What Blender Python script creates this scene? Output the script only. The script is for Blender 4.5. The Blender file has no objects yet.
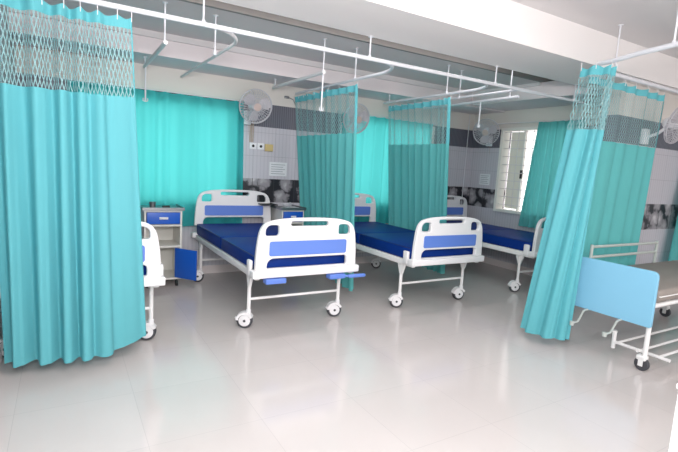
import bpy, bmesh, math, random
from mathutils import Vector, Matrix
random.seed(7)
SC = bpy.context.scene
COL = SC.collection
PI = math.pi

# ------------------------------------------------------------------ materials
def s2l(c):
    return tuple(((v/255)/12.92 if v/255 <= .04045 else (((v/255)+.055)/1.055)**2.4) for v in c)

def mat(name, rgb, rough=.5, metal=0, spec=.5, trans=0, noise=0, nscale=20, coat=0):
    m = bpy.data.materials.new(name); m.use_nodes = True
    nt = m.node_tree; b = nt.nodes['Principled BSDF']
    col = s2l(rgb) + (1,)
    b.inputs['Base Color'].default_value = col
    b.inputs['Roughness'].default_value = rough
    b.inputs['Metallic'].default_value = metal
    b.inputs['Specular IOR Level'].default_value = spec
    b.inputs['Coat Weight'].default_value = coat
    if noise:
        tc = nt.nodes.new('ShaderNodeTexCoord'); n = nt.nodes.new('ShaderNodeTexNoise')
        n.inputs['Scale'].default_value = nscale; n.inputs['Detail'].default_value = 4
        mr = nt.nodes.new('ShaderNodeMapRange')
        mr.inputs['To Min'].default_value = 1-noise; mr.inputs['To Max'].default_value = 1+noise
        mx = nt.nodes.new('ShaderNodeVectorMath'); mx.operation = 'SCALE'
        mx.inputs[0].default_value = col[:3]
        nt.links.new(tc.outputs['Object'], n.inputs['Vector'])
        nt.links.new(n.outputs['Fac'], mr.inputs['Value'])
        nt.links.new(mr.outputs['Result'], mx.inputs['Scale'])
        nt.links.new(mx.outputs['Vector'], b.inputs['Base Color'])
    if trans:
        out = nt.nodes['Material Output']
        t = nt.nodes.new('ShaderNodeBsdfTranslucent'); t.inputs['Color'].default_value = col
        a = nt.nodes.new('ShaderNodeMixShader'); a.inputs[0].default_value = trans
        nt.links.new(b.outputs[0], a.inputs[1]); nt.links.new(t.outputs[0], a.inputs[2])
        nt.links.new(a.outputs[0], out.inputs['Surface'])
    return m

def fmath(nt, op, a, b=None):
    n = nt.nodes.new('ShaderNodeMath'); n.operation = op
    for i, v in enumerate((a, b)):
        if v is None: continue
        if isinstance(v, (int, float)): n.inputs[i].default_value = v
        else: nt.links.new(v, n.inputs[i])
    return n.outputs[0]

def net_mat(name, rgb, pu=.018, pv=.05, w=.26):
    """open knitted net at the head of a ward curtain"""
    m = mat(name, rgb, .8, trans=.35)
    nt = m.node_tree; out = nt.nodes['Material Output']
    src = out.inputs['Surface'].links[0].from_socket
    uv = nt.nodes.new('ShaderNodeUVMap'); uv.uv_map = 'UVMap'
    sp = nt.nodes.new('ShaderNodeSeparateXYZ'); nt.links.new(uv.outputs[0], sp.inputs[0])
    U = fmath(nt, 'DIVIDE', sp.outputs[0], pu); V = fmath(nt, 'DIVIDE', sp.outputs[1], pv)
    a = fmath(nt, 'FRACT', fmath(nt, 'ADD', U, V)); b = fmath(nt, 'FRACT', fmath(nt, 'SUBTRACT', U, V))
    oa = fmath(nt, 'LESS_THAN', a, w); ob = fmath(nt, 'LESS_THAN', b, w)
    o = fmath(nt, 'MAXIMUM', oa, ob)
    tr = nt.nodes.new('ShaderNodeBsdfTransparent'); mx = nt.nodes.new('ShaderNodeMixShader')
    nt.links.new(o, mx.inputs[0]); nt.links.new(tr.outputs[0], mx.inputs[1]); nt.links.new(src, mx.inputs[2])
    nt.links.new(mx.outputs[0], out.inputs['Surface'])
    return m

def tiled_wall(name, axis):
    """painted wall head, dark ribbed band, pale tile, flower border, pale tile"""
    m = bpy.data.materials.new(name); m.use_nodes = True
    nt = m.node_tree; b = nt.nodes['Principled BSDF']
    g = nt.nodes.new('ShaderNodeNewGeometry'); sp = nt.nodes.new('ShaderNodeSeparateXYZ')
    nt.links.new(g.outputs['Position'], sp.inputs[0])
    h = sp.outputs[axis]; z = sp.outputs[2]
    def mixc(f, c1, c2):
        n = nt.nodes.new('ShaderNodeMix'); n.data_type = 'RGBA'
        nt.links.new(f, n.inputs['Factor'])
        for c, s in ((c1, 'A'), (c2, 'B')):
            i = [k for k in n.inputs if k.name == s and k.type == 'RGBA'][0]
            if isinstance(c, tuple): i.default_value = s2l(c)+(1,)
            else: nt.links.new(c, i)
        return [k for k in n.outputs if k.type == 'RGBA'][0]
    # flower border, one flower spray per 0.3 m tile
    cb = nt.nodes.new('ShaderNodeCombineXYZ'); nt.links.new(h, cb.inputs[0]); nt.links.new(z, cb.inputs[1])
    nz = nt.nodes.new('ShaderNodeTexNoise'); nz.inputs['Scale'].default_value = 9; nz.inputs['Detail'].default_value = 3
    nt.links.new(cb.outputs[0], nz.inputs['Vector'])
    ad = nt.nodes.new('ShaderNodeVectorMath'); ad.operation = 'MULTIPLY_ADD'
    nt.links.new(nz.outputs['Color'], ad.inputs[0]); ad.inputs[1].default_value = (.10, .10, 0); nt.links.new(cb.outputs[0], ad.inputs[2])
    vo = nt.nodes.new('ShaderNodeTexVoronoi'); vo.inputs['Scale'].default_value = 6.5
    nt.links.new(ad.outputs[0], vo.inputs['Vector'])
    vs = nt.nodes.new('ShaderNodeTexVoronoi'); vs.inputs['Scale'].default_value = 22
    nt.links.new(ad.outputs[0], vs.inputs['Vector'])
    cr = nt.nodes.new('ShaderNodeValToRGB'); cr.color_ramp.interpolation = 'EASE'
    e = cr.color_ramp.elements
    e[0].position = .05; e[0].color = s2l((205, 202, 206))+(1,)
    e[1].position = .82; e[1].color = s2l((38, 36, 44))+(1,)
    x = e.new(.55); x.color = s2l((150, 146, 152))+(1,)
    nt.links.new(fmath(nt, 'ADD', vo.outputs['Distance'], fmath(nt, 'MULTIPLY', vs.outputs['Distance'], .22)), cr.inputs[0])
    seam = fmath(nt, 'LESS_THAN', fmath(nt, 'FRACT', fmath(nt, 'DIVIDE', h, .3)), .03)
    mural = mixc(seam, cr.outputs[0], (60, 58, 64))
    # ribbed dark band
    rib = fmath(nt, 'LESS_THAN', fmath(nt, 'FRACT', fmath(nt, 'DIVIDE', h, .03)), .35)
    band = mixc(rib, (92, 92, 104), (116, 117, 128))
    # pale tiles with thin ribs and joints
    rib2 = fmath(nt, 'LESS_THAN', fmath(nt, 'FRACT', fmath(nt, 'DIVIDE', h, .05)), .3)
    pale = mixc(rib2, (200, 197, 205), (192, 189, 198))
    jt = fmath(nt, 'MAXIMUM', fmath(nt, 'LESS_THAN', fmath(nt, 'FRACT', fmath(nt, 'DIVIDE', h, .3)), .012),
               fmath(nt, 'LESS_THAN', fmath(nt, 'FRACT', fmath(nt, 'DIVIDE', fmath(nt, 'SUBTRACT', z, .01), .3)), .012))
    pale = mixc(jt, pale, (160, 158, 168))
    c = mixc(fmath(nt, 'GREATER_THAN', z, .91), pale, mural)
    c = mixc(fmath(nt, 'GREATER_THAN', z, 1.22), c, pale)
    c = mixc(fmath(nt, 'GREATER_THAN', z, 1.885), c, band)
    c = mixc(fmath(nt, 'GREATER_THAN', z, 2.175), c, (226, 220, 214))
    nt.links.new(c, b.inputs['Base Color'])
    rr = fmath(nt, 'MULTIPLY_ADD', fmath(nt, 'GREATER_THAN', z, 2.175), .35)
    rr.node.inputs[2].default_value = .35
    nt.links.new(rr, b.inputs['Roughness'])
    return m

def floor_mat():
    m = mat('polished_floor_tile', (212, 212, 216), .12, spec=.5)
    nt = m.node_tree; b = nt.nodes['Principled BSDF']
    g = nt.nodes.new('ShaderNodeNewGeometry')
    mp = nt.nodes.new('ShaderNodeMapping'); mp.inputs['Location'].default_value = (.25, .1, 0)
    nt.links.new(g.outputs['Position'], mp.inputs[0])
    br = nt.nodes.new('ShaderNodeTexBrick'); br.offset = 0
    br.inputs['Scale'].default_value = 1
    br.inputs['Brick Width'].default_value = .6; br.inputs['Row Height'].default_value = .6
    br.inputs['Mortar Size'].default_value = .0018; br.inputs['Mortar Smooth'].default_value = .6
    br.inputs['Color1'].default_value = s2l((203, 196, 194))+(1,)
    br.inputs['Color2'].default_value = s2l((206, 199, 197))+(1,)
    br.inputs['Mortar'].default_value = s2l((188, 182, 181))+(1,)
    nt.links.new(mp.outputs[0], br.inputs['Vector'])
    n = nt.nodes.new('ShaderNodeTexNoise'); n.inputs['Scale'].default_value = 2.2; n.inputs['Detail'].default_value = 6
    nt.links.new(g.outputs['Position'], n.inputs['Vector'])
    mr = nt.nodes.new('ShaderNodeMapRange'); mr.inputs['To Min'].default_value = .95; mr.inputs['To Max'].default_value = 1.05
    nt.links.new(n.outputs['Fac'], mr.inputs['Value'])
    sc = nt.nodes.new('ShaderNodeVectorMath'); sc.operation = 'SCALE'
    nt.links.new(br.outputs['Color'], sc.inputs[0]); nt.links.new(mr.outputs[0], sc.inputs['Scale'])
    nt.links.new(sc.outputs[0], b.inputs['Base Color'])
    return m

M = dict(
    white=mat('white_enamel', (238, 236, 236), .3),
    abs=mat('white_moulded_plastic', (236, 234, 236), .32),
    blue=mat('periwinkle_plastic', (98, 132, 214), .4),
    navy=mat('blue_vinyl', (10, 50, 130), .5, spec=.2, noise=.06, nscale=6),
    navyside=mat('navy_vinyl', (12, 36, 104), .42),
    tyre=mat('grey_rubber', (70, 70, 76), .6),
    dark=mat('black_plastic', (28, 28, 32), .5),
    cab=mat('cream_enamel', (222, 220, 214), .35),
    cabblue=mat('cabinet_blue_enamel', (24, 92, 196), .35),
    steel=mat('brushed_steel', (150, 152, 156), .3, metal=.9),
    alu=mat('aluminium', (226, 222, 224), .4),
    rail=mat('white_rail_enamel', (222, 222, 228), .3),
    teal=mat('teal_curtain', (106, 194, 204), .75, trans=.25, noise=.04, nscale=3),
    tealhead=mat('teal_curtain_header', (100, 188, 198), .75, trans=.2),
    tealdull=mat('teal_partition_curtain', (106, 198, 198), .75, trans=.35, noise=.04, nscale=3),
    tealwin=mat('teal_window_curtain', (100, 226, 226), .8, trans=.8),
    net=net_mat('curtain_net', (158, 200, 204), pu=.024, pv=.09, w=.25),
    netfine=net_mat('curtain_net_fine', (158, 200, 202), pu=.022, pv=.05, w=.17),
    paint=mat('ceiling_paint', (238, 233, 232), .8),
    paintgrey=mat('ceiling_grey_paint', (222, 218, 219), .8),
    paintcool=mat('recess_ceiling_paint', (222, 212, 212), .8),
    step=mat('step_painted_shade', (150, 145, 142), .8),  # taupe tone puts the shade behind the front beam into the colour
    beamface=mat('beam_face_paint', (236, 226, 228), .8),
    wallside=mat('side_wall_tile', (178, 190, 192), .4),
    cage=mat('grey_wire', (200, 198, 204), .4),
    fanblade=mat('fan_blade_plastic', (196, 192, 198), .45),
    fanhub=mat('fan_motor_plastic', (196, 176, 170), .45),
    fanwhite=mat('fan_white_plastic', (236, 236, 240), .35),
    paper=mat('printed_paper', (226, 228, 232), .8),
    ink=mat('grey_print', (150, 154, 162), .8),
    yellow=mat('yellowed_plastic', (206, 184, 128), .6),
    cord=mat('beige_cable', (186, 168, 150), .6),
    panelblue=mat('pale_blue_panel', (134, 194, 224), .4),
    foam=mat('grey_brown_vinyl', (146, 138, 132), .55, noise=.05, nscale=5),
    railgrey=mat('worn_grey_enamel', (186, 192, 188), .4),
    winwhite=mat('window_white_enamel', (236, 234, 228), .5),
    shutter=mat('window_shutter_board', (240, 236, 226), .6),
    pipe=mat('pipe', (200, 200, 205), .4),
)
M['floor'] = floor_mat()
M['wallx'] = tiled_wall('tiled_wall_along_x', 0)
M['wally'] = tiled_wall('tiled_wall_along_y', 1)
gl = bpy.data.materials.new('window_glass'); gl.use_nodes = True
_b = gl.node_tree.nodes['Principled BSDF']; _b.inputs['Transmission Weight'].default_value = 1
_b.inputs['Roughness'].default_value = 0.0; _b.inputs['IOR'].default_value = 1.02
M['glass'] = gl

# ------------------------------------------------------------------ mesh helpers
class MB:
    def __init__(s): s.bm = bmesh.new()
    def box(s, x0, x1, y0, y1, z0, z1, bev=0):
        t = bmesh.new()
        bmesh.ops.create_cube(t, size=1)
        for v in t.verts:
            v.co = Vector(((x0+x1)/2+v.co.x*(x1-x0), (y0+y1)/2+v.co.y*(y1-y0), (z0+z1)/2+v.co.z*(z1-z0)))
        if bev:
            bmesh.ops.bevel(t, geom=t.edges[:], offset=bev, segments=3, affect='EDGES', profile=.5)
        s._merge(t); return s
    def _merge(s, t, mtx=None):
        if mtx is not None: bmesh.ops.transform(t, matrix=mtx, verts=t.verts[:])
        me = bpy.data.meshes.new('tmp'); t.to_mesh(me); t.free(); s.bm.from_mesh(me); bpy.data.meshes.remove(me)
    def tube(s, pts, r, seg=10, closed=False):
        pts = [Vector(p) for p in pts]; n = len(pts); rings = []
        prev = None
        for i, p in enumerate(pts):
            if closed: d = pts[(i+1) % n]-pts[i-1]
            else: d = pts[min(i+1, n-1)]-pts[max(i-1, 0)]
            d.normalize()
            if prev is None:
                a = Vector((0, 0, 1)) if abs(d.z) < .9 else Vector((1, 0, 0))
                x = d.cross(a).normalized()
            else:
                x = (prev - d*prev.dot(d)).normalized()
            prev = x; y = d.cross(x)
            rr = r[i] if isinstance(r, (list, tuple)) else r
            rings.append([s.bm.verts.new(p+(x*math.cos(2*PI*k/seg)+y*math.sin(2*PI*k/seg))*rr) for k in range(seg)])
        m = n if closed else n-1
        for i in range(m):
            A, B = rings[i], rings[(i+1) % n]
            for k in range(seg):
                s.bm.faces.new((A[k], A[(k+1) % seg], B[(k+1) % seg], B[k]))
        if not closed:
            s.bm.faces.new(rings[0][::-1]); s.bm.faces.new(rings[-1])
        return s
    def lathe(s, prof, c=(0, 0, 0), axis='z', seg=24):
        rings = []
        for (r, h) in prof:
            ring = []
            for k in range(seg):
                a = 2*PI*k/seg; u, v = r*math.cos(a), r*math.sin(a)
                p = {'z': (u, v, h), 'y': (u, h, v), 'x': (h, u, v)}[axis]
                ring.append(s.bm.verts.new(Vector(p)+Vector(c)))
            rings.append(ring)
        for A, B in zip(rings, rings[1:]):
            for k in range(seg): s.bm.faces.new((A[k], A[(k+1) % seg], B[(k+1) % seg], B[k]))
        s.bm.faces.new(rings[0][::-1]); s.bm.faces.new(rings[-1])
        return s
    def build(s, name, m, parent=None, smooth=True, loc=None):
        bmesh.ops.recalc_face_normals(s.bm, faces=s.bm.faces[:])
        me = bpy.data.meshes.new(name); s.bm.to_mesh(me); s.bm.free()
        o = bpy.data.objects.new(name, me); COL.objects.link(o)
        for k in (m if isinstance(m, (list, tuple)) else [m]): me.materials.append(k)
        if smooth:
            for p in me.polygons: p.use_smooth = True
            me.set_sharp_from_angle(angle=math.radians(35))
        if parent: o.parent = parent
        if loc: o.location = loc
        return o

def plate(name, outer, holes, th, m, parent, bevel=.008):
    """moulded panel in the local XZ plane, thickness along Y, with real openings"""
    cu = bpy.data.curves.new(name, 'CURVE'); cu.dimensions = '2D'; cu.fill_mode = 'BOTH'
    cu.extrude = th/2-bevel; cu.bevel_depth = bevel; cu.bevel_resolution = 2; cu.offset = -bevel
    for loop in [outer]+holes:
        sp = cu.splines.new('POLY'); sp.points.add(len(loop)-1)
        for p, q in zip(sp.points, loop): p.co = (q[0], q[1], 0, 1)
        sp.use_cyclic_u = True
    t = bpy.data.objects.new('t', cu); COL.objects.link(t)
    bpy.context.view_layer.update()
    me = bpy.data.meshes.new_from_object(t.evaluated_get(bpy.context.evaluated_depsgraph_get()))
    bpy.data.objects.remove(t); bpy.data.curves.remove(cu)
    me.transform(Matrix.Rotation(PI/2, 4, 'X'))
    me.materials.clear(); me.materials.append(m); me.name = name
    for p in me.polygons: p.use_smooth = True
    me.set_sharp_from_angle(angle=math.radians(40))
    o = bpy.data.objects.new(name, me); COL.objects.link(o); o.parent = parent
    return o

def rrect(x0, x1, z0, z1, r, n=5, rs=None):
    rs = rs or (r, r, r, r); P = []
    for (cx, cz, a, q) in ((x1, z1, 0, rs[0]), (x0, z1, PI/2, rs[1]), (x0, z0, PI, rs[2]), (x1, z0, 1.5*PI, rs[3])):
        sx = -1 if cx == x1 else 1; sz = -1 if cz == z1 else 1
        for k in range(n+1):
            t = a+PI/2*k/n; P.append((cx+sx*q+q*math.cos(t), cz+sz*q+q*math.sin(t)))
    return P

def rpoly(pts, rad, n=5):
    """round the corners of a polygon"""
    out = []
    for i, p in enumerate(pts):
        a = Vector(pts[i-1]); b = Vector(p); c = Vector(pts[(i+1) % len(pts)]); r = rad[i]
        if r == 0: out.append(tuple(b)); continue
        u = (a-b).normalized()*min(r, (a-b).length/2); w = (c-b).normalized()*min(r, (c-b).length/2)
        for k in range(n+1):
            t = k/n; q = (b+u)*(1-t)**2+b*2*t*(1-t)+(b+w)*t*t; out.append(tuple(q))
    return out

def thing(name, label, cat, loc=(0, 0, 0), rz=0, group=None):
    o = bpy.data.objects.new(name, None); COL.objects.link(o); o.empty_display_size = .1
    o.location = loc; o.rotation_euler = (0, 0, rz)
    return tag(o, label, cat, group)
def tag(o, label, cat, group=None):
    o['label'] = label; o['category'] = cat
    if group: o['group'] = group
    return o
def dup(root, loc, label, rz=None, scale=None):
    r = root.copy(); COL.objects.link(r); r.location = loc; r['label'] = label
    if rz is not None: r.rotation_euler.z = rz
    if scale: r.scale = scale
    for ch in list(root.children):
        c = ch.copy(); COL.objects.link(c); c.parent = r
        for g in list(ch.children):
            d = g.copy(); COL.objects.link(d); d.parent = c
    return r
def struct(name, mb, m, parent=None, smooth=False):
    o = mb.build(name, m, parent, smooth)
    if parent is None: o['kind'] = 'structure'
    return o

# ------------------------------------------------------------------ room shell
XL, XR, YB = -.39, 6.0, 5.75
struct('floor', MB().box(-.6, 10, -4, 6.0, -.1, 0), M['floor'])
# back wall with two window openings
W1 = (.12, 1.86, .88, 2.08); W2 = (3.45, 5.13, .88, 2.16)
b = MB()
x = XL-.2
for (a, c, z0, z1) in (W1, W2):
    b.box(x, a, YB, YB+.2, 0, 2.9); b.box(a, c, YB, YB+.2, 0, z0); b.box(a, c, YB, YB+.2, z1, 2.9); x = c
b.box(x, XR+.2, YB, YB+.2, 0, 2.9)
struct('wall_back', b, M['wallx'])
# right wall with one window opening
W3 = (3.85, 5.12, .88, 2.19)
b = MB().box(XR, XR+.2, 3.07, W3[0], 0, 2.9).box(XR, XR+.2, W3[1], YB, 0, 2.9)
b.box(XR, XR+.2, W3[0], W3[1], 0, W3[2]).box(XR, XR+.2, W3[0], W3[1], W3[3], 2.9)
struct('wall_right', b, M['wally'])
struct('wall_left', MB().box(XL-.2, XL, -4, YB, 0, 2.9), M['wallside'])
struct('wall_partition', MB().box(5.13, 9.2, 2.87, 3.07, 0, 2.9), M['wallx'])
struct('wall_far_right', MB().box(9.2, 9.4, -4, 3.07, 0, 2.9), M['wallside'])
# ceilings and beams
struct('ceiling', MB().box(XL-.2, 9.4, -4, 2.66, 2.82, 3.0), M['paintgrey'])
c2 = MB().box(XL-.2, 6.2, 3.98, 5.95, 2.66, 3.0)
struct('ceiling_recess', c2, M['paintcool'])
struct('ceiling_gap', MB().box(XL-.2, 6.2, 3.32, 3.94, 2.76, 3.0), M['paintcool'])
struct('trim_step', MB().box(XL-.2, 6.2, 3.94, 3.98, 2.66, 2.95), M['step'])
b = MB().box(XL-.2, 9.4, 2.66, 3.34, 2.52, 2.98)
struct('trim_beam_front', b, M['paint'])
struct('trim_beam_back', MB().box(XL, XR, 5.13, YB, 2.44, 2.66), M['beamface'])
struct('trim_beam_back_shade', MB().box(XL, 5.3, 5.10, 5.13, 2.60, 2.66), M['paintgrey'])  # greyer strip stands in for the shadow along the beam top
struct('trim_beam_right', MB().box(5.27, XR, 3.34, 5.13, 2.46, 2.66), M['beamface'])
struct('trim_beam_right_shade', MB().box(5.24, 5.27, 3.98, 5.10, 2.62, 2.66), M['paintgrey'])  # shadow strip carried on along the right beam
# skirting
struct('baseboard_back', MB().box(XL, XR, YB-.012, YB, 0, .1), M['paintcool'])
struct('baseboard_right', MB().box(XR-.012, XR, 3.07, YB-.012, 0, .1), M['paintcool'])
struct('baseboard_left', MB().box(XL, XL+.012, -4, YB-.012, 0, .1), M['paintcool'])
struct('baseboard_partition', MB().box(5.13, 9.2, 2.858, 2.87, 0, .1), M['paintcool'])

def window_x(n, a, c, z0, z1):
    y = YB
    f = MB().box(a, a+.05, y-.01, y+.09, z0, z1).box(c-.05, c, y-.01, y+.09, z0, z1)
    f.box(a+.05, c-.05, y-.01, y+.09, z0, z0+.05).box(a+.05, c-.05, y-.01, y+.09, z1-.05, z1)
    k = 3
    for i in range(1, k):
        x = a+(c-a)*i/k; f.box(x-.02, x+.02, y+.02, y+.06, z0+.05, z1-.05)
    o = struct('window_%d' % n, f, M['winwhite'])
    p = MB().box(a+.05, c-.05, y+.035, y+.04, z0+.05, z1-.05).build('pane', M['glass'], o, False)
    g = MB()
    zz = z0+.18
    while zz < z1-.08:
        g.tube([(a+.03, y+.075, zz), (c-.03, y+.075, zz)], .006, 6); zz += .14
    g.build('grille', M['winwhite'], o)
window_x(1, *W1); window_x(2, *W2)
# right-hand window: projecting frame, grille of thin bars, casement board standing open behind
y0, y1, z0, z1 = W3
f = MB().box(XR-.05, XR+.12, y1-.04, y1, z0, z1).box(XR-.05, XR+.12, y0, y0+.04, z0, z1)
f.box(XR-.05, XR+.12, y0+.04, y1-.04, z0, z0+.04).box(XR-.05, XR+.12, y0+.04, y1-.04, z1-.04, z1)
f.box(XR+.03, XR+.07, 4.72, 4.75, z0+.04, z1-.04)
w3 = struct('window_3', f, M['winwhite'])
g = MB(); zz = z0+.12
while zz < z1-.06:
    g.tube([(XR+.0, y0+.03, zz), (XR+.0, y1-.03, zz)], .0055, 6); zz += .125
for yy in (4.3, 4.55, 4.82): g.tube([(XR+.005, yy, z0+.03), (XR+.005, yy, z1-.03)], .005, 6)
g.build('grille', M['alu'], w3)
MB().box(XR+.11, XR+.13, 4.76, 5.04, z0+.06, z1-.06).build('shutter', M['shutter'], w3, False)
MB().box(XR+.02, XR+.05, 4.715, 4.745, 1.42, 1.55, .004).build('window_handle', M['dark'], w3)

# ------------------------------------------------------------------ hospital bed
def panel_outline(z0, top):
    return rpoly([(-.485, z0), (-.478, z0+.20), (-.445, top-.05), (-.30, top-.012), (-.12, top), (.12, top), (.30, top-.012), (.445, top-.05), (.478, z0+.20), (.485, z0)],
                 [.01, .1, .1, .06, .1, .1, .06, .1, .1, .01], 6)
def bed_board(name, dz, y, parent, blind=False):
    z0, top = .555+dz, .995+dz
    holes = [rrect(-.405, -.285, .845+dz, .935+dz, .03, rs=(.02, .05, .02, .02)),
             rrect(.285, .405, .845+dz, .935+dz, .03, rs=(.05, .02, .02, .02)),
             rrect(-.18, .18, .925+dz, .965+dz, .018),
             rrect(-.385, .385, .572+dz, .655+dz, .04, rs=(.03, .06, .01, .01))]
    o = plate(name, panel_outline(z0, top), holes, .045, M['abs'], parent, .010)
    o.location = (0, y, 0)
    ins = plate('colour_inset', rrect(-.371, .371, .676+dz, .801+dz, .02), [], .056, M['blue'], o, .006)
    ins['label'] = 'blue inset bar'
    return o
def caster(x, y, parent, ang):
    mt = Matrix.Translation((x, y, 0)) @ Matrix.Rotation(ang, 4, 'Z')
    def fin(b, nm, m, p):
        bmesh.ops.transform(b.bm, matrix=mt, verts=b.bm.verts[:]); return b.build(nm, m, p)
    hub = MB()
    hub.lathe([(.014, .12), (.022, .13), (.022, .165), (.014, .17)], (0, 0, 0), 'z', 14)
    # moulded hood wrapping the top of the wheel, brake tab
    n = 12; prof = []
    for k in range(n+1):
        a = math.radians(5+150*k/n); prof.append((math.cos(a), math.sin(a)))
    V = []
    for xx in (-.033, .033):
        V.append([[hub.bm.verts.new((xx, .03+c*r, .07+d*r)) for c, d in prof] for r in (.076, .054)])
    for k in range(n):
        hub.bm.faces.new((V[0][0][k], V[0][0][k+1], V[1][0][k+1], V[1][0][k]))
        hub.bm.faces.new((V[0][0][k], V[0][1][k], V[0][1][k+1], V[0][0][k+1])); hub.bm.faces.new((V[1][0][k], V[1][1][k], V[1][1][k+1], V[1][0][k+1]))
    hub.box(-.018, .018, -.02, .03, .118, .140, .006)
    hub.box(-.016, .016, .09, .115, .085, .097, .004)
    c = fin(hub, 'caster', M['abs'], parent)
    fin(MB().lathe([(.045, -.022), (.064, -.021), (.070, -.013), (.070, .013), (.064, .021), (.045, .022)], (0, .03, .07), 'x', 28), 'tyre', M['tyre'], c)
    fin(MB().lathe([(.010, -.030), (.030, -.028), (.050, -.023), (.050, .023), (.030, .028), (.010, .030)], (0, .03, .07), 'x', 24), 'wheel_disc', M['abs'], c)
    d = fin(MB().lathe([(.005, -.032), (.012, -.032), (.012, .032), (.005, .032)], (0, .03, .07), 'x', 12), 'axle_cap', M['tyre'], c)
    return c
def make_bed(label, loc, cranks=True):
    t = thing('hospital_bed', label, 'bed', loc, 0, 'blue-mattress hospital beds in a row along the back wall')
    L = 2.05
    f = MB()
    for s in (-1, 1):
        f.box(s*.455-.02, s*.455+.02, .0, L, .475, .535, .006)
    f.box(-.43, .43, .18, .22, .475, .525, .005).box(-.43, .43, L-.22, L-.18, .475, .525, .005).box(-.43, .43, 1.0, 1.04, .475, .525, .005)
    f.box(-.43, .43, .04, L-.04, .525, .538)
    f.build('frame', M['white'], t)
    for y, nm in ((-.0, 'foot_bumper'), (L, 'head_bumper')):
        MB().box(-.512, .512, y-.045, y+.045, .495, .560, .012).build(nm, M['abs'], t)
    for s in (-1, 1):
        MB().box(s*.497-.016, s*.497+.016, .045, .12, .50, .635, .012).build('corner_guard', M['abs'], t)
    bed_board('footboard', 0, 0, t); bed_board('headboard', .085, L, t)
    # legs with flared gusset, casters
    for y, g in ((.20, 1), (L-.20, -1)):
        for s in (-1, 1):
            l = MB().tube([(s*.449, y, .16), (s*.449, y, .48)], .017, 12)
            for w in (0,):
                pts = [(-.055, .478), (.055, .478), (.045, .44), (.018, .37), (-.018, .37), (-.045, .44)]
                bmv = [[l.bm.verts.new((s*.449+dx, y+q[0], q[1])) for q in pts] for dx in (-.012, .012)]
                l.bm.faces.new(bmv[0]); l.bm.faces.new(bmv[1][::-1])
                for k in range(6): l.bm.faces.new((bmv[0][k], bmv[0][(k+1) % 6], bmv[1][(k+1) % 6], bmv[1][k]))
            l.build('leg', M['white'], t)
            caster(s*.449, y, t, math.radians(62 if s*g < 0 else 75))
        MB().tube([(-.44, y, .26), (.44, y, .26)], .012, 10).build('stretcher', M['white'], t)
    # mattress in two cushions
    mt = MB()
    mt.box(-.465, .465, .055, 1.02, .537, .668, .022).box(-.465, .465, 1.025, L-.035, .537, .668, .022)
    m = mt.build('mattress', M['navy'], t)
    for (a, c) in ((.055, 1.02), (1.025, L-.035)):
        for sx in (-.461, .461):
            MB().tube([(sx, a+.02, .661), (sx, c-.02, .661)], .006, 6).build('piping', M['navyside'], m)
    if cranks:
        for x0, x1, yy in ((-.40, -.22, -.01), (.20, .36, -.01)):
            k = MB().box(x0, x1, yy-.05, yy+.03, .447, .49, .006).build('crank', M['blue'], t); k['label'] = 'folded light blue crank handle'
        k = MB().tube([(.33, -.045, .468), (.40, -.065, .468)], .010, 8).box(.385, .565, -.085, -.05, .452, .482, .010).build('crank', M['blue'], t); k['label'] = 'light blue crank grip sticking out'
        MB().tube([(-.31, .0, .478), (-.31, 1.0, .478)], .010, 8).build('crank_shaft', M['steel'], t)
    return t
bed2 = make_bed('white hospital bed with navy mattress and light blue cranks, nearest full bed at centre left', (1.818, 3.518, 0))
bed3 = make_bed('white hospital bed with blue mattress between the two hanging partition curtains', (3.488, 3.533, 0), False)
dup(bed3, (5.364, 3.53, 0), 'white hospital bed below the grilled window, its foot hidden by the right curtain')
dup(bed3, (.128, 3.54, 0), 'white hospital bed mostly hidden behind the big left curtain')

# ------------------------------------------------------------------ bedside cabinets
def cabinet(label, loc, opened):
    t = thing('bedside_cabinet', label, 'cabinet', loc)
    w, d = .39, .40
    b = MB()
    for s in (0, 1):
        b.box(s*(w-.02), s*(w-.02)+.02, 0, d, .09, .86)
    b.box(.02, w-.02, d-.015, d, .09, .86)
    for z in (.09, .45, .685, .84): b.box(.02, w-.02, 0, d-.015, z, z+.02)
    b.build('body', M['cab'], t)
    tp = MB().box(-.02, w+.02, -.03, d, .86, .872).box(-.02, w+.02, -.03, -.02, .872, .892).box(-.02, -.01, -.02, d, .872, .892).box(w+.01, w+.02, -.02, d, .872, .892)
    tp.build('tray_top', M['steel'], t)
    dr = MB().box(.025, w-.025, -.015, .30, .712, .838, .004).build('drawer', M['cabblue'], t); dr['label'] = 'blue drawer front'
    MB().tube([(w/2-.04, -.02, .775), (w/2-.03, -.035, .775), (w/2+.03, -.035, .775), (w/2+.04, -.02, .775)], .006, 8).box(w/2-.045, w/2+.045, -.019, -.014, .762, .788, .002).build('handle', M['white'], dr)
    dm = MB().box(-.29, 0, -.016, 0, .115, .445, .004)
    dm2 = dm.build('door', M['cabblue'], t); dm2.location = (w-.075 if opened else w-.045, -.004, 0); dm2['label'] = 'blue cabinet door'
    dm2.rotation_euler.z = opened
    MB().tube([(-.26, -.015, .30), (-.26, -.03, .30), (-.26, -.03, .25), (-.26, -.015, .25)], .005, 6).build('handle', M['white'], dm2)
    for sx in (.04, w-.04):
        for sy in (.05, d-.05):
            MB().lathe([(.01, -.012), (.033, -.012), (.036, -.006), (.036, .006), (.033, .012), (.01, .012)], (sx, sy, .037), 'x', 16).tube([(sx, sy, .05), (sx, sy, .09)], .01, 8).build('caster', M['dark'], t)
    return t
cabinet('cream bedside cabinet with its lower blue door swung open, by the bright teal window curtain', (.73, 5.22, 0), math.radians(128))
cabinet('cream and blue bedside cabinet under the wall notice, mostly behind the centre bed footboard', (2.345, 5.30, 0), 0).scale = (.78, 1, 1)
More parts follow.
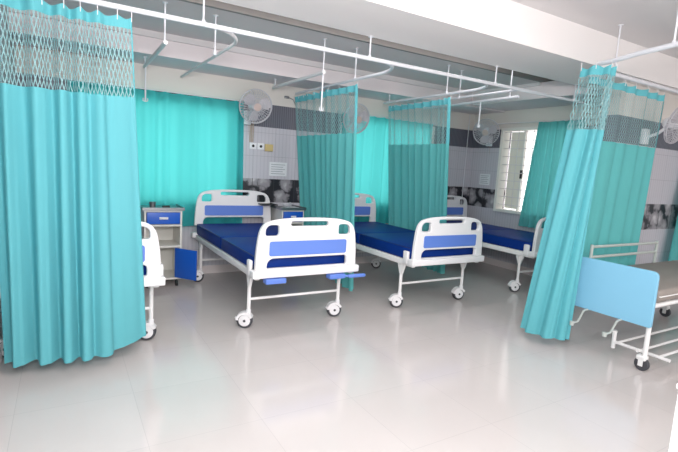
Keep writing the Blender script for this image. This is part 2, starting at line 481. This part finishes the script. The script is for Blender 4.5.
tag(MB().box(.93, 1.01, 5.32, 5.36, .874, .90, .006).build('remote_control', M['dark'], loc=(0, 0, 0)), 'small black gadget on the tray of the open-door cabinet', 'remote')
tag(MB().lathe([(.03, 0), (.034, .03), (.036, .06)], (.84, 5.40, .874)).build('kidney_cup', M['steel']), 'small steel cup on the tray of the open-door cabinet', 'cup')
tag(MB().box(2.44, 2.60, 5.34, 5.5, .874, .888, .003).build('folded_cloth', M['paper']), 'folded white cloth on the cabinet below the wall notice', 'cloth')
b = MB().tube([(2.46+.05*math.cos(a/3), 5.42+.04*math.sin(a/3), .895+.0012*a) for a in range(40)], .006, 6)
tag(b.build('coiled_tube', M['cage']), 'coil of pale tubing lying on the folded white cloth', 'tubing')
tag(MB().box(2.12, 2.33, 5.40, 5.748, .905, .917, .003).box(2.13, 2.15, 5.70, 5.748, .78, .905).box(2.29, 2.31, 5.70, 5.748, .78, .905).build('wall_shelf', M['dark']), 'thin dark shelf on the wall behind the right corner of the centre bed head', 'shelf')

# ------------------------------------------------------------------ curtains
def lerp_path(P, u):
    if len(P) == 2: a, b, t = Vector(P[0]), Vector(P[1]), u; return a.lerp(b, t)
    n = len(P)-1; k = min(int(u*n), n-1); t = u*n-k
    p0 = Vector(P[max(k-1, 0)]); p1 = Vector(P[k]); p2 = Vector(P[k+1]); p3 = Vector(P[min(k+2, n)])
    return .5*((2*p1)+(p2-p0)*t+(2*p0-5*p1+4*p2-p3)*t*t+(3*p1-p0-3*p2+p3)*t**3)
def curtain(label, top, bot, zt, zb, folds, at, ab, seed, mats, net=None, group=None, hemf=None, sub=12, sharp=.0, rows=22, hooks=True, rail_z=None, flat=None):
    rnd = random.Random(seed)
    t = thing('ward_curtain' if net else 'window_curtain', label, 'curtain', (0, 0, 0), 0, group)
    nu = folds*sub
    ph = [0]
    for i in range(folds): ph.append(ph[-1]+rnd.uniform(.65, 1.4))
    ph = [p/ph[-1] for p in ph]; am = [rnd.uniform(.55, 1.15) for _ in range(folds+1)]; dr = [rnd.uniform(-.25, .25) for _ in range(folds+1)]
    def fold(u, v):
        k = 0
        while k < folds-1 and ph[k+1] < u: k += 1
        q = (u-ph[k])/(ph[k+1]-ph[k]); A = am[k]*(1-q)+am[k+1]*q
        D = (dr[k]*(1-q)+dr[k+1]*q)*(1-v)
        w = math.sin(2*PI*(k+q)+D*2.5)
        w = math.copysign(abs(w)**(1-.35*sharp), w)
        w += .22*math.sin(4*PI*(k+q)+2+k)*(1-v*.5)
        return A*w
    def pt(u, v):      # v 0 hem .. 1 top
        a = lerp_path(top, u); c = lerp_path(bot, u)
        e = .002
        d = (lerp_path(top, min(1, u+e))-lerp_path(top, max(0, u-e)))*v+(lerp_path(bot, min(1, u+e))-lerp_path(bot, max(0, u-e)))*(1-v)
        n = Vector((-d.y, d.x)).normalized() if d.length > 1e-6 else Vector((0, 1))
        vv = v**1.0
        p = c.lerp(a, vv); A = ab+(at-ab)*v
        if flat: A *= flat(u, v)
        p = p+n*fold(u, v)*A
        h = zb+(hemf(u) if hemf else 0)
        z = h+(zt-h)*v
        return Vector((p.x, p.y, z))
    def sheet(name, v0, v1, nv, m, scal=0, ua=0, ub=1, off=0):
        bm = bmesh.new(); uvl = bm.loops.layers.uv.new('UVMap'); G = []
        L = [0]
        vm = (v0+v1)/2; N = max(2, int(nu*(ub-ua)))
        U = [ua+(ub-ua)*i/N for i in range(N+1)]
        for i in range(N): L.append(L[-1]+(pt(U[i+1], vm)-pt(U[i], vm)).length)
        for j in range(nv+1):
            v = v0+(v1-v0)*j/nv; row = []
            for i in range(N+1):
                p = pt(U[i], v)
                if scal and j == nv: p.z -= scal*abs(math.sin(PI*U[i]*folds))
                p.y -= off
                row.append(bm.verts.new(p))
            G.append(row)
        for j in range(nv):
            for i in range(N):
                fc = bm.faces.new((G[j][i], G[j][i+1], G[j+1][i+1], G[j+1][i]))
                for lp, (ii, jj) in zip(fc.loops, ((i, j), (i+1, j), (i+1, j+1), (i, j+1))):
                    lp[uvl].uv = (L[ii], G[jj][ii].co.z)
        me = bpy.data.meshes.new(name); bm.to_mesh(me); bm.free(); me.materials.append(m)
        for p in me.polygons: p.use_smooth = True
        o = bpy.data.objects.new(name, me); COL.objects.link(o); o.parent = t; return o
    H = zt-zb
    vn = (net-zb)/H if net else None
    vh = 1-.075/H
    if net:
        sheet('fabric_panel', 0, vn, rows, mats[0]); n_ = sheet('net_panel', vn, vh, 8, mats[1]); n_['label'] = 'open net band'
        sheet('selvage', vn, vh, 8, mats[2], ua=.978, ub=1, off=.003)
        sheet('header_band', vh, 1, 2, mats[2], .018)
    else:
        sheet('fabric_panel', 0, vh, rows, mats[0]); sheet('header_band', vh, 1, 2, mats[0], .012)
    if hooks:
        rz = rail_z or zt+.04
        nh = min(folds, 24)
        for i in range(nh+1):
            p = pt(min(1, i/nh), 1); q = lerp_path(top, min(1, i/nh))
            MB().tube([(p.x, p.y, p.z-.03), (p.x, p.y, p.z+.005), (q.x, q.y, rz-.012)], .003, 5).build('hook', M['alu'], t)
    return t

RZ = 2.345          # ward rail height
FY = 3.33           # front rail distance
# big left curtain
lc = curtain('large bright teal ward curtain hanging at the left edge with netted top',
    [(-.36, FY), (-.05, FY), (.16, FY), (.385, FY)], [(-.335, FY+.05), (-.04, FY-.02), (.20, FY-.04), (.505, FY+.13)],
    RZ-.045, .10, 7, .028, .048, 5, (M['teal'], M['net'], M['tealhead']), net=1.80, sharp=.3, sub=20,
    hemf=lambda u: .05*max(0, u-.7)/.3, rail_z=RZ, flat=lambda u, v: 1-.88*max(0, min(1, (u-.70)/.12)))
# partition curtains
curtain('teal ward curtain drawn between the centre bed and the next bed',
    [(2.59, 5.62), (2.61, 4.9), (2.63, 4.17)], [(2.78, 5.50), (2.74, 4.8), (2.62, 4.0)],
    RZ-.045, .14, 10, .036, .050, 11, (M['tealdull'], M['netfine'], M['tealhead']), net=1.80, rail_z=RZ, group=None)
curtain('teal ward curtain between the third bed and the bed by the grilled window',
    [(3.84, 5.28), (3.83, 4.7), (3.80, 4.03)], [(4.06, 5.30), (4.07, 4.7), (4.04, 4.14)],
    RZ-.045, .20, 10, .036, .050, 17, (M['tealdull'], M['netfine'], M['tealhead']), net=1.78, rail_z=RZ)
# right bay: bunched corner curtain and the curtain behind the trolley
R5 = 2.40
curtain('bright teal ward curtain bunched at the rail corner at right foreground',
    [(3.60, 2.36), (3.62, 2.20), (3.70, 2.15), (3.77, 2.22)], [(3.56, 2.62), (3.53, 2.44), (3.61, 2.29), (3.72, 2.26)],
    R5-.045, .09, 4, .030, .034, 23, (M['teal'], M['net'], M['tealhead']), net=1.86, sharp=.1, sub=20, rail_z=R5)
curtain('teal ward curtain with see-through net top hanging behind the pale blue bed end',
    [(3.86, 2.44), (4.5, 2.45), (5.18, 2.47)], [(3.80, 2.52), (4.4, 2.50), (5.10, 2.50)],
    R5-.045, .30, 7, .018, .030, 29, (M['tealdull'], M['netfine'], M['tealhead']), net=1.82, rail_z=R5)
# window curtains
wc = 'teal curtains over the back windows'
curtain('glowing teal curtain over the back window behind the left cabinet',
    [(.05, 5.66), (1.0, 5.66), (1.93, 5.66)], [(.05, 5.66), (1.0, 5.66), (1.96, 5.66)], 2.16, .62, 12, .018, .022, 31, (M['tealwin'],), hooks=False)
curtain('glowing teal curtain over the back window behind the third bed',
    [(3.35, 5.66), (4.2, 5.66), (5.0, 5.66)], [(3.35, 5.66), (4.2, 5.66), (5.0, 5.66)], 2.19, .62, 12, .018, .022, 37, (M['tealwin'],), hooks=False)
curtain('dark teal curtain pulled to the right side of the grilled window',
    [(5.90, 4.42), (5.90, 4.15), (5.90, 3.72)], [(5.89, 4.56), (5.90, 4.20), (5.90, 3.74)], 2.25, .72, 8, .028, .035, 41, (M['tealdull'],), hooks=False)
curtain('dark teal curtain at the far right edge beyond the wall fan',
    [(6.75, 2.78), (7.0, 2.78), (7.4, 2.78)], [(6.42, 2.74), (6.8, 2.76), (7.4, 2.78)], 2.25, .25, 7, .028, .035, 43, (M['tealdull'],), hooks=False)
for lab, p, q in (('thin rod of the curtain behind the left cabinet', (.0, 5.67, 2.165), (1.98, 5.67, 2.165)),
                  ('thin rod of the curtain behind the third bed', (3.3, 5.67, 2.195), (5.08, 5.67, 2.195)),
                  ('thin rod above the curtain beside the grilled window', (5.92, 5.2, 2.255), (5.92, 3.68, 2.255)),
                  ('thin rod of the curtain at the far right edge', (6.7, 2.80, 2.255), (7.45, 2.80, 2.255))):
    b = MB().tube([p, q], .008, 8)
    for e in (p, q):
        w = Vector(e); d = Vector((0, 1, 0)) if abs(p[1]-q[1]) < .1 else Vector((1, 0, 0))
        off = .09 if abs(p[1]-q[1]) < .1 else .08
        if e[1] < 3: off = .07
        b.tube([w, w+d*off], .007, 8)
    tag(b.build('curtain_rod', M['alu']), lab, 'curtain rod')

# ------------------------------------------------------------------ ceiling rails
def rail(name, label, pts, r, hangers, cat='rail', rods=(), m='rail', brackets=()):
    t = thing(name, label, cat)
    MB().tube(pts, r, 12).build('rail_tube', M[m], t)
    for (x, y, z, zt) in hangers:
        MB().tube([(x, y, z), (x, y, zt-.006)], .007, 8).lathe([(.022, zt-.008), (.022, zt-.001)], (x, y, 0), 'z', 16).tube([(x, y, z-.014), (x, y, z+.024)], .014, 10).build('hanger', M['rail'], t)
    for (x, y, z, zb) in rods:
        MB().tube([(x, y, z), (x, y, zb)], .008, 8).tube([(x-.022, y, zb+.03), (x-.022, y, zb+.004), (x-.006, y, zb-.002), (x+.006, y, zb-.002), (x+.022, y, zb+.004), (x+.022, y, zb+.03)], .005, 6).build('drip_rod', M['rail'], t)
    return t
def bend(X, yend, ystart=FY, dx=.33, dy=.42):
    """rail running away from the window wall, then curving left into the front rail"""
    P = [(X, yend, RZ), (X, ystart+dy, RZ)]
    for k in range(1, 11):
        a = PI/2*k/10
        P.append((X-dx+dx*math.cos(a), ystart+dy-dy*math.sin(a), RZ))
    return P
ZC = 2.66
rail('curtain_rail', 'long white front curtain rail running across all the beds', [(XL+.01, FY, RZ), (1.5, FY, RZ), (3.3, FY, RZ), (5.98, FY, RZ)], .017,
     [(.83, FY-.01, RZ, 2.52), (2.19, FY-.01, RZ, 2.52), (3.70, FY-.01, RZ, 2.52), (5.0, FY-.01, RZ, 2.52)])
rail('curtain_rail', 'bare white side rail curving into the front rail left of the centre bed', bend(1.17, 5.62), .013, [(1.14, 4.15, RZ, ZC)], m='alu')
rail('curtain_rail', 'white side rail carrying the curtain right of the centre bed', bend(2.62, 5.65), .015, [(2.62, 4.22, RZ, ZC)])
rail('curtain_rail', 'white side rail carrying the curtain right of the third bed', bend(3.82, 5.35), .015, [(3.83, 5.25, RZ, 2.44), (3.79, 4.1, RZ, ZC)])
rail('curtain_rail', 'bare white rail joining the front rail beside the bed by the window', [(4.12, 5.6, RZ), (4.10, 4.5, RZ), (4.08, FY+.018, RZ)], .013, [(4.09, 4.2, RZ, ZC)])
rail('drip_track', 'short ceiling drip track above the left cabinet', [(.74, 5.33, RZ), (.72, 4.06, RZ)], .018, [(.74, 5.3, RZ, 2.44), (.72, 4.1, RZ, ZC)], 'drip rail', [(.74, 5.26, RZ, 1.99)], 'alu')
rail('drip_track', 'short ceiling drip track above the centre bed with hanging rod', [(2.22, 5.45, RZ), (2.20, 4.12, RZ)], .018, [(2.22, 5.4, RZ, 2.44), (2.20, 4.14, RZ, ZC)], 'drip rail', [(2.20, 4.14, RZ, 1.98)], 'alu')
rail('drip_track', 'short ceiling drip track above the bed by the grilled window', [(4.50, 5.3, RZ), (4.43, 3.62, RZ)], .016, [(4.45, 5.25, RZ, 2.44), (4.44, 3.75, RZ, 2.9)], 'drip rail', [(4.46, 4.2, RZ, 2.03)], 'rail')
P = [(9.0, 2.44, R5), (4.0, 2.44, R5)]
for k in range(1, 9):
    a = PI/2*k/8; P.append((4.0-.24*math.sin(a), 2.20+.24*math.cos(a), R5))
P += [(3.66, 1.75, R5), (3.45, .9, R5), (3.4, -1, R5)]
P = [P[0], P[1]]+[(4.0-.26*math.sin(PI/2*k/8), 2.20+.24*math.cos(PI/2*k/8), R5) for k in range(1, 9)]+[(3.64, 1.94, R5), (3.57, 1.68, R5), (3.40, .9, R5), (3.3, 0, R5)]
rail('curtain_rail', 'thick white corner rail of the right-hand bay with teal curtains', P, .019, [(4.21, 2.44, R5, 2.82), (3.57, 1.69, R5, 2.82), (6.5, 2.44, R5, 2.82), (3.32, .2, R5, 2.82)])

# ------------------------------------------------------------------ wall fans (wire cage, three blades)
def make_fan(label, loc, tilt=.25):
    t = thing('wall_fan', label, 'fan', loc, 0, 'wall fans above the beds')
    R = .2; mt = Matrix.Rotation(tilt, 4, 'X')
    c = MB()
    for (rr, yy) in ((R, 0), (R*.99, .02), (.15, -.035), (.10, -.05), (.05, -.058)):
        c.tube([(rr*math.cos(a*PI/18), yy, rr*math.sin(a*PI/18)) for a in range(36)], .006 if rr > .19 else .0022, 6, True)
    for k in range(36):
        a = k*PI/18+.05
        c.tube([(q*math.cos(a), y, q*math.sin(a)) for q, y in ((.045, -.058), (.1, -.05), (.15, -.035), (.2, 0), (.15, .045), (.07, .062))], .0031, 4)
    def fin(mb, nm, m):
        bmesh.ops.transform(mb.bm, matrix=mt, verts=mb.bm.verts[:]); return mb.build(nm, m, t)
    fin(c, 'cage', M['cage'])
    h = MB().lathe([(.01, -.066), (.045, -.063), (.048, -.055)], (0, 0, 0), 'y', 20); fin(h, 'badge', M['fanhub'])
    for k in range(3):
        b = MB(); a0 = k*2*PI/3+.4
        rows = []
        for i in range(7):
            rr = .035+.14*i/6; w = .30+.25*math.sin(PI*i/6)
            rows.append([(rr*math.cos(a0+s*w), -.012+s*.022, rr*math.sin(a0+s*w)) for s in (-1, -.3, .4, 1)])
        V = [[[b.bm.verts.new((p[0], p[1]+d, p[2])) for p in r] for r in rows] for d in (0, .003)]
        for i in range(6):
            for j in range(3):
                for q in (0, 1): b.bm.faces.new((V[q][i][j], V[q][i+1][j], V[q][i+1][j+1], V[q][i][j+1]))
        fin(b, 'blade', M['fanblade'])
    fin(MB().lathe([(.03, -.02), (.05, -.0), (.062, .06), (.06, .12), (.035, .15)], (0, 0, 0), 'y', 20), 'motor', M['fanwhite'])
    MB().tube([(0, .12, -.03), (0, .20, -.09), (0, .30, -.12)], .018, 10).build('arm', M['fanwhite'], t)
    MB().box(-.05, .05, .29, .345, -.2, -.03, .01).build('wall_mount', M['fanwhite'], t)
    MB().tube([(.02, .30, -.2), (.02, .30, -.33)], .002, 5).build('pull_cord', M['cord'], t)
    return t
fan = make_fan('wall fan beside the glowing window curtain, above the sockets', (1.99, 5.40, 2.09))
dup(fan, (3.42, 5.40, 2.09), 'wall fan seen through the net of the curtain right of the centre bed')
dup(fan, (5.70, 5.20, 2.11), 'wall fan in the corner left of the grilled window', rz=math.radians(-60))
dup(fan, (5.66, 2.52, 2.10), 'wall fan cut off by the right edge of the picture', scale=(1, 1, 1))

# ------------------------------------------------------------------ things on the walls
y = YB
def outlet(x, z, lab):
    t = thing('wall_socket', lab, 'socket', (x, y, z), 0, 'white sockets under the left fan')
    MB().box(-.045, .045, -.014, 0, -.04, .04, .004).build('plate', M['fanwhite'], t)
    MB().lathe([(.018, -.0165), (.018, -.012)], (0, 0, 0), 'y', 16).build('socket_hole', M['dark'], t)
outlet(2.095, 1.635, 'left one of the two white sockets under the left fan')
outlet(2.20, 1.635, 'right one of the two white sockets, next to the yellowed box')
tag(MB().box(2.255, 2.365, y-.03, y, 1.58, 1.67, .006).build('junction_box', M['yellow']), 'yellowed plastic box beside the white wall sockets', 'junction box')
b = MB()
for dx in (0, .02, .04): b.tube([(2.05+dx, y-.008, 1.68), (2.05+dx, y-.008, 1.95), (2.03+dx, y-.01, 2.02)], .006, 6)
tag(b.build('cable', M['cord']), 'brown cables running down the wall from the left fan', 'cable')
def notice(lab, mtx):
    t = thing('wall_notice', lab, 'notice'); t.matrix_world = mtx
    MB().box(-.125, .125, -.006, 0, -.09, .09).build('sheet', M['paper'], t, False)
    b = MB()
    for i in range(5): b.box(-.10, .10-.03*(i % 2), -.007, -.0058, .055-.03*i, .062-.03*i)
    b.build('print_lines', M['ink'], t, False)
notice('white printed notice above the flower border behind the centre bed', Matrix.Translation((2.455, y, 1.355)))
notice('pale notice above the flower border beside the grilled window', Matrix.Translation((XR, 5.40, 1.37)) @ Matrix.Rotation(-PI/2, 4, 'Z') @ Matrix.Scale(.85, 4, (1, 0, 0)))
tag(MB().tube([(5.86, y-.02, .0), (5.86, y-.02, 2.43)], .006, 8).build('conduit', M['rail']), 'thin pale conduit on the wall left of the grilled window', 'conduit')
tag(MB().box(2.50, 2.56, y-.03, y, 2.28, 2.31, .004).tube([(2.53, y-.03, 2.30), (2.60, y-.06, 2.27), (2.66, y-.03, 2.20)], .005, 6).build('fan_regulator', M['steel']), 'small grey bracket and wire high on the wall right of the left fan', 'bracket')

# ------------------------------------------------------------------ pale blue trolley bed in the right bay
t = thing('patient_trolley', 'older bed with pale blue end panel and grey mattress in the right-hand bay', 'bed', (3.86, 1.69, 0))
o = plate('end_panel', rpoly([(0, .36), (.72, .36), (.72, .80), (0, .80)], [.02, .02, .05, .05]), [], .03, M['panelblue'], t, .006)
o.rotation_euler.z = PI/2


L5 = 1.95; Wd = .70
f = MB()
for yy in (.02, Wd-.02): f.tube([(.02, yy, .53), (L5, yy, .53)], .018, 12)
for xx in (.03, .9, L5-.03): f.tube([(xx, .02, .53), (xx, Wd-.02, .53)], .014, 10)
f.build('frame', M['white'], t)
for xx in (.03, L5-.05):
    for yy in (.03, Wd+.008):
        MB().tube([(xx, yy, .12), (xx, yy, .54)], .018, 12).build('leg', M['white'], t)
        k = MB().box(xx-.03, xx+.03, yy-.02, yy+.05, .085, .125, .01).box(xx-.03, xx-.022, yy-.005, yy+.03, .04, .1, .002).box(xx+.022, xx+.03, yy-.005, yy+.03, .04, .1, .002).build('caster', M['white'], t)
        MB().lathe([(.02, -.016), (.05, -.014), (.055, -.008), (.055, .008), (.05, .014), (.02, .016)], (xx, yy+.012, .055), 'x', 24).build('tyre', M['tyre'], k)
lf = MB().tube([(.14, -.10, .115), (.14, .33, .115)], .013, 10)
for yy, a in ((-.02, .14), (.12, .1), (.30, .12)): lf.tube([(a, yy, .115), (L5-.1, yy, .115)], .010, 8)
lf.tube([(L5-.12, -.10, .115), (L5-.12, .40, .115)], .013, 10)
lf.build('lower_frame', M['white'], t)
MB().tube([(.14, .33, .06), (.14, .33, .20)], .017, 12).lathe([(.019, .195), (.021, .21), (.012, .216)], (.14, .33, 0), 'z', 14).build('frame_post', M['white'], t)
MB().box(.05, L5-.02, .0, Wd, .555, .655, .025).build('mattress', M['foam'], t)
MB().box(.06, L5-.02, -.006, .01, .598, .606, .002).build('mattress_trim', M['white'], t)
g = MB()
for zz in (.86, .765): g.tube([(.26, Wd-.01, zz), (1.42, Wd-.01, zz)], .013, 10)
for xx in (.26, 1.42): g.tube([(xx, Wd-.01, .53), (xx, Wd-.01, .88)], .014, 10)
g.build('guard_rail', M['railgrey'], t)
for yy, dx, ez in ((.50, -.02, 0), (.22, -.03, 0)):
    MB().tube([(.25, yy, .36), (-.04, yy, .36), (-.07, yy, .355), (-.075, yy+.035, .25), (-.14, yy+.04, .243)], .0085, 8).lathe([(.016, .0), (.018, .035)], (-.15, yy+.04, .226), 'z', 12).build('crank', M['railgrey'], t)

# white locker at the lower right corner of the view
t = thing('white_locker', 'white locker corner cut off by the lower right edge of the picture', 'cabinet', (1.76, .40, 0))
MB().box(0, .42, 0, .265, .03, .78, .006).build('body', M['white'], t)
MB().box(-.004, .44, -.01, .27, .78, .80, .004).build('top', M['white'], t)
MB().box(.02, .40, -.016, -.001, .06, .75, .004).build('door', M['white'], t)
for a in (.04, .38):
    for c in (.04, .22): MB().lathe([(.02, 0), (.02, .035)], (a, c, 0), 'z', 12).build('foot', M['dark'], t)

# ------------------------------------------------------------------ light
w = bpy.data.worlds.new('World'); SC.world = w; w.use_nodes = True
w.node_tree.nodes['Background'].inputs[0].default_value = (1, .965, .95, 1)
w.node_tree.nodes['Background'].inputs[1].default_value = 2.25
def area(name, loc, rot, sx, sy, e, col=(1, 1, 1)):
    l = bpy.data.lights.new(name, 'AREA'); l.shape = 'RECTANGLE'; l.size = sx; l.size_y = sy; l.energy = e; l.color = col
    o = bpy.data.objects.new(name, l); COL.objects.link(o); o.location = loc; o.rotation_euler = rot
    return o
area('overhead_fill', (1.0, .6, 2.78), (0, 0, 0), 1.2, .5, 42, (1, .98, .97))  # added fill light, no fixture known here
area('overhead_fill', (3.4, -.8, 2.78), (0, 0, 0), 1.2, .5, 38, (1, .98, .97))  # second added fill, behind the camera
area('back_bay_fill', (2.3, 3.62, 2.74), (0, 0, 0), 4.2, .15, 20, (1, .97, .96))  # added out of view behind the front beam to brighten the bays
# flash beside the lens
area('flash_lamp', (0.1, -.1, 1.9), (math.radians(80), 0, math.radians(-31)), .5, .4, 46, (1, .965, .955))
area('ceiling_fill', (0.3, .2, 1.95), (math.radians(140), 0, math.radians(-31)), .5, .4, 80, (1, .965, .955))  # added light aimed up to lift ceiling and beam undersides

# ------------------------------------------------------------------ camera
yaw, pitch, roll, f, h = -.541, -.130, -.061, 462.857, 1.454
CAL = None
cam = bpy.data.cameras.new('Camera'); co = bpy.data.objects.new('Camera', cam); COL.objects.link(co)
Rm = Matrix.Rotation(yaw, 3, 'Z') @ Matrix.Rotation(pitch, 3, 'X') @ Matrix.Rotation(roll, 3, 'Y')
# Blender camera: looks along -Z with Y up
A = Matrix(((1, 0, 0), (0, 0, -1), (0, 1, 0)))
co.matrix_world = Matrix.Translation((0, 0, h)) @ (Rm @ A).to_4x4()
cam.sensor_fit = 'HORIZONTAL'; cam.sensor_width = 36; cam.lens = f/678*36; cam.clip_start = .02
SC.camera = co
SC.view_settings.view_transform = 'Standard'; SC.view_settings.look = 'None'
SC.view_settings.exposure = -.06; SC.view_settings.gamma = 1
